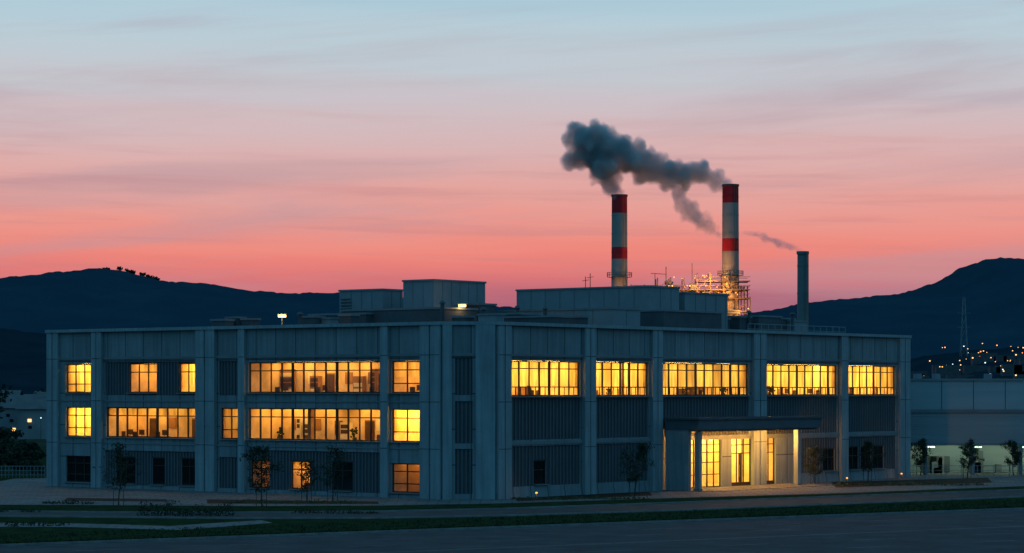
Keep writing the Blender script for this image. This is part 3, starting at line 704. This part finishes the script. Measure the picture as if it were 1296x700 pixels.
for ln in (t1,b1):
    P_=pg(ln)
    for a,b in zip(P_,P_[1:]):
        dd=(b-a); L_=dd.length; dd.normalize(); FK=Fr(a,dd,(-dd.y,dd.x)); fbox(kb,FK,0,L_-.004,-.08,.08,.05,.2,'kerb')
kb.obj('driveway_kerb')
t2=pg([(-160,640),(150,641.5),(300,642.5),(480,642),(640,639),(860,632),(1050,626.5),(1296,617),(1420,612)])
sheet('pavement',t2+[Vector((95,245,0)),Vector((20,262,0)),Vector((-45,232,0))],.112,'pave')
sheet('footpath',pg([(-160,663),(90,664.5),(215,668),(330,660.5),(345,664),(230,673),(90,669.5),(-160,668)]),.108,'pave')
for i,l_ in enumerate(([(85,632),(210,634),(215,637),(80,636)],[(262,634),(478,637),(480,640),(262,639.5)],[(650,631),(822,624.5),(826,629),(655,636.5)],[(1052,612),(1250,606),(1256,612.5),(1058,619)])):
    sheet('planting_bed',pg(l_),.118,'soil')
fo=MB(); fbox(fo,FR,c0-.3,c1+.3,.1,5.2,.05,.16,'pave'); fo.obj('entrance_step')
rl=MB(); a=G(-80,606); b=G(57,606); n=30
for i in range(n+1):
    p=a.lerp(b,i/n); rod(rl,(p.x,p.y,.05),(p.x,p.y,1.15),.04,'unit',5)
for z in (.35,.75,1.15): rod(rl,(a.x,a.y,z),(b.x,b.y,z),.035,'unit',5)
rl.obj('railing_fence')
for x,y in ((679,633),(1072,613),(1141,607)):
    p=G(x,y); e_=empty('bollard_light'); m=MB(); cyl(m,p,.07,.07,.1,.5,'unitd',10); cyl(m,p,.075,.075,.5,.58,'lred',10); cyl(m,p,.1,.1,.581,.62,'unitd',10); m.obj('post',e_)
    ld=bpy.data.lights.new('glow','POINT'); ld.energy=8; ld.color=(1,.4,.1); ld.shadow_soft_size=.08; o=bpy.data.objects.new('bollard_lamp',ld); sc.collection.objects.link(o); o.location=(p.x,p.y-.15,.55); o.parent=e_
for s in (4.5,9,14,20,27):
    ld=bpy.data.lights.new('bay_light','POINT'); ld.energy=150; ld.color=(.8,1,.65); ld.shadow_soft_size=.3; o=bpy.data.objects.new('bay_light',ld); sc.collection.objects.link(o); o.location=FA.p(s,-4.5,2.4); o.parent=wh
# ------------------------------------------------------------ sky
wd=bpy.data.worlds.new('World'); sc.world=wd; wd.use_nodes=True; nt=wd.node_tree; nt.nodes.clear(); L=nt.links.new
out=N(nt,'ShaderNodeOutputWorld'); bg=N(nt,'ShaderNodeBackground'); L(bg.outputs[0],out.inputs[0])
tc=N(nt,'ShaderNodeTexCoord'); sp=N(nt,'ShaderNodeSeparateXYZ'); L(tc.outputs['Generated'],sp.inputs[0])
def mth(op,a,b=None,c=None):
    m=N(nt,'ShaderNodeMath',operation=op)
    for i,v in enumerate((a,b,c)):
        if v is None: continue
        if isinstance(v,(int,float)): m.inputs[i].default_value=v
        else: L(v,m.inputs[i])
    return m.outputs[0]
def mrng(v,a,b,c=0,d=1,sm=True):
    m=N(nt,'ShaderNodeMapRange'); m.interpolation_type='SMOOTHSTEP' if sm else 'LINEAR'
    for i,k in enumerate((a,b,c,d)): m.inputs[i+1].default_value=k
    L(v,m.inputs[0]); return m.outputs[0]
X,Y,Z=sp.outputs
def streaks(xs,zs,tilt,detail,dist,rough):
    cmb=N(nt,'ShaderNodeCombineXYZ'); L(mth('MULTIPLY',X,xs),cmb.inputs[0]); L(mth('MULTIPLY',mth('ADD',Z,mth('MULTIPLY',X,tilt)),zs),cmb.inputs[2]); L(Y,cmb.inputs[1])
    nz=N(nt,'ShaderNodeTexNoise'); nz.inputs['Scale'].default_value=1.0; nz.inputs['Detail'].default_value=detail; nz.inputs['Roughness'].default_value=rough; nz.inputs['Distortion'].default_value=dist; L(cmb.outputs[0],nz.inputs['Vector']); return nz.outputs[0]
s_a=streaks(5.0,62.0,.05,5,.35,.5)
zw=mth('ADD',Z,mth('MULTIPLY',mth('SUBTRACT',s_a,.5),.020))
rp=N(nt,'ShaderNodeValToRGB'); L(mrng(zw,0,.25,0,1,False),rp.inputs[0]); rp.color_ramp.interpolation='B_SPLINE'
stops=[(.0,(110,85,115)),(.033,(172,100,122)),(.043,(214,114,120)),(.053,(240,132,120)),(.066,(233,149,140)),(.080,(225,165,160)),(.097,(214,180,182)),(.115,(198,194,202)),(.132,(186,204,213)),(.152,(174,203,217)),(.2,(135,178,202)),(.25,(100,148,182))]
cr=rp.color_ramp
cr.elements[0].position=0; cr.elements[0].color=(*lin(stops[0][1]),1); cr.elements[1].position=1; cr.elements[1].color=(*lin(stops[-1][1]),1)
for z,c in stops[1:-1]:
    el=cr.elements.new(z/.25); el.color=(*lin(c),1)
front=mixc(nt,rp.outputs[0],(.12,.30,.46),mrng(Z,.22,.7))
s_b=streaks(3.2,44.0,-.08,7,.5,.55); s_c=streaks(7.0,150.0,.02,5,.3,.6)
cf=mth('MULTIPLY',mrng(s_b,.47,.70),mrng(Z,.30,.09))
front=mixc(nt,front,(.42,.30,.36),mth('MULTIPLY',cf,.48))
cf2=mth('MULTIPLY',mrng(s_c,.48,.72),mth('MULTIPLY',mrng(Z,.13,.07),mrng(Z,.03,.05)))
front=mixc(nt,front,(.48,.22,.25),mth('MULTIPLY',cf2,.36))
back=mixc(nt,(.054,.235,.375),(.090,.33,.54),mrng(Z,0,.5))
col=mixc(nt,back,front,mrng(Y,-.05,.85))
sky=N(nt,'ShaderNodeTexSky'); sky.sky_type='NISHITA'; sky.sun_disc=False; sky.sun_elevation=math.radians(-2); sky.sun_rotation=math.radians(-20)
hs=mixc(nt,sky.outputs[0],(.02,.02,.02),1.0,'MULTIPLY')
col=mixc(nt,col,hs,1.0,'ADD')
L(col,bg.inputs[0]); bg.inputs[1].default_value=1.0
# ------------------------------------------------------------ camera
cd=bpy.data.cameras.new('camera'); cd.sensor_width=36; cd.lens=f/1296*36; cd.shift_y=(HY-350)/1296; cd.clip_end=20000; cd.clip_start=1
co=bpy.data.objects.new('camera',cd); sc.collection.objects.link(co); co.location=(0,0,CH); co.rotation_euler=(math.radians(90),0,0); sc.camera=co
sc.view_settings.view_transform='Standard'; sc.view_settings.look='None'; sc.view_settings.exposure=0
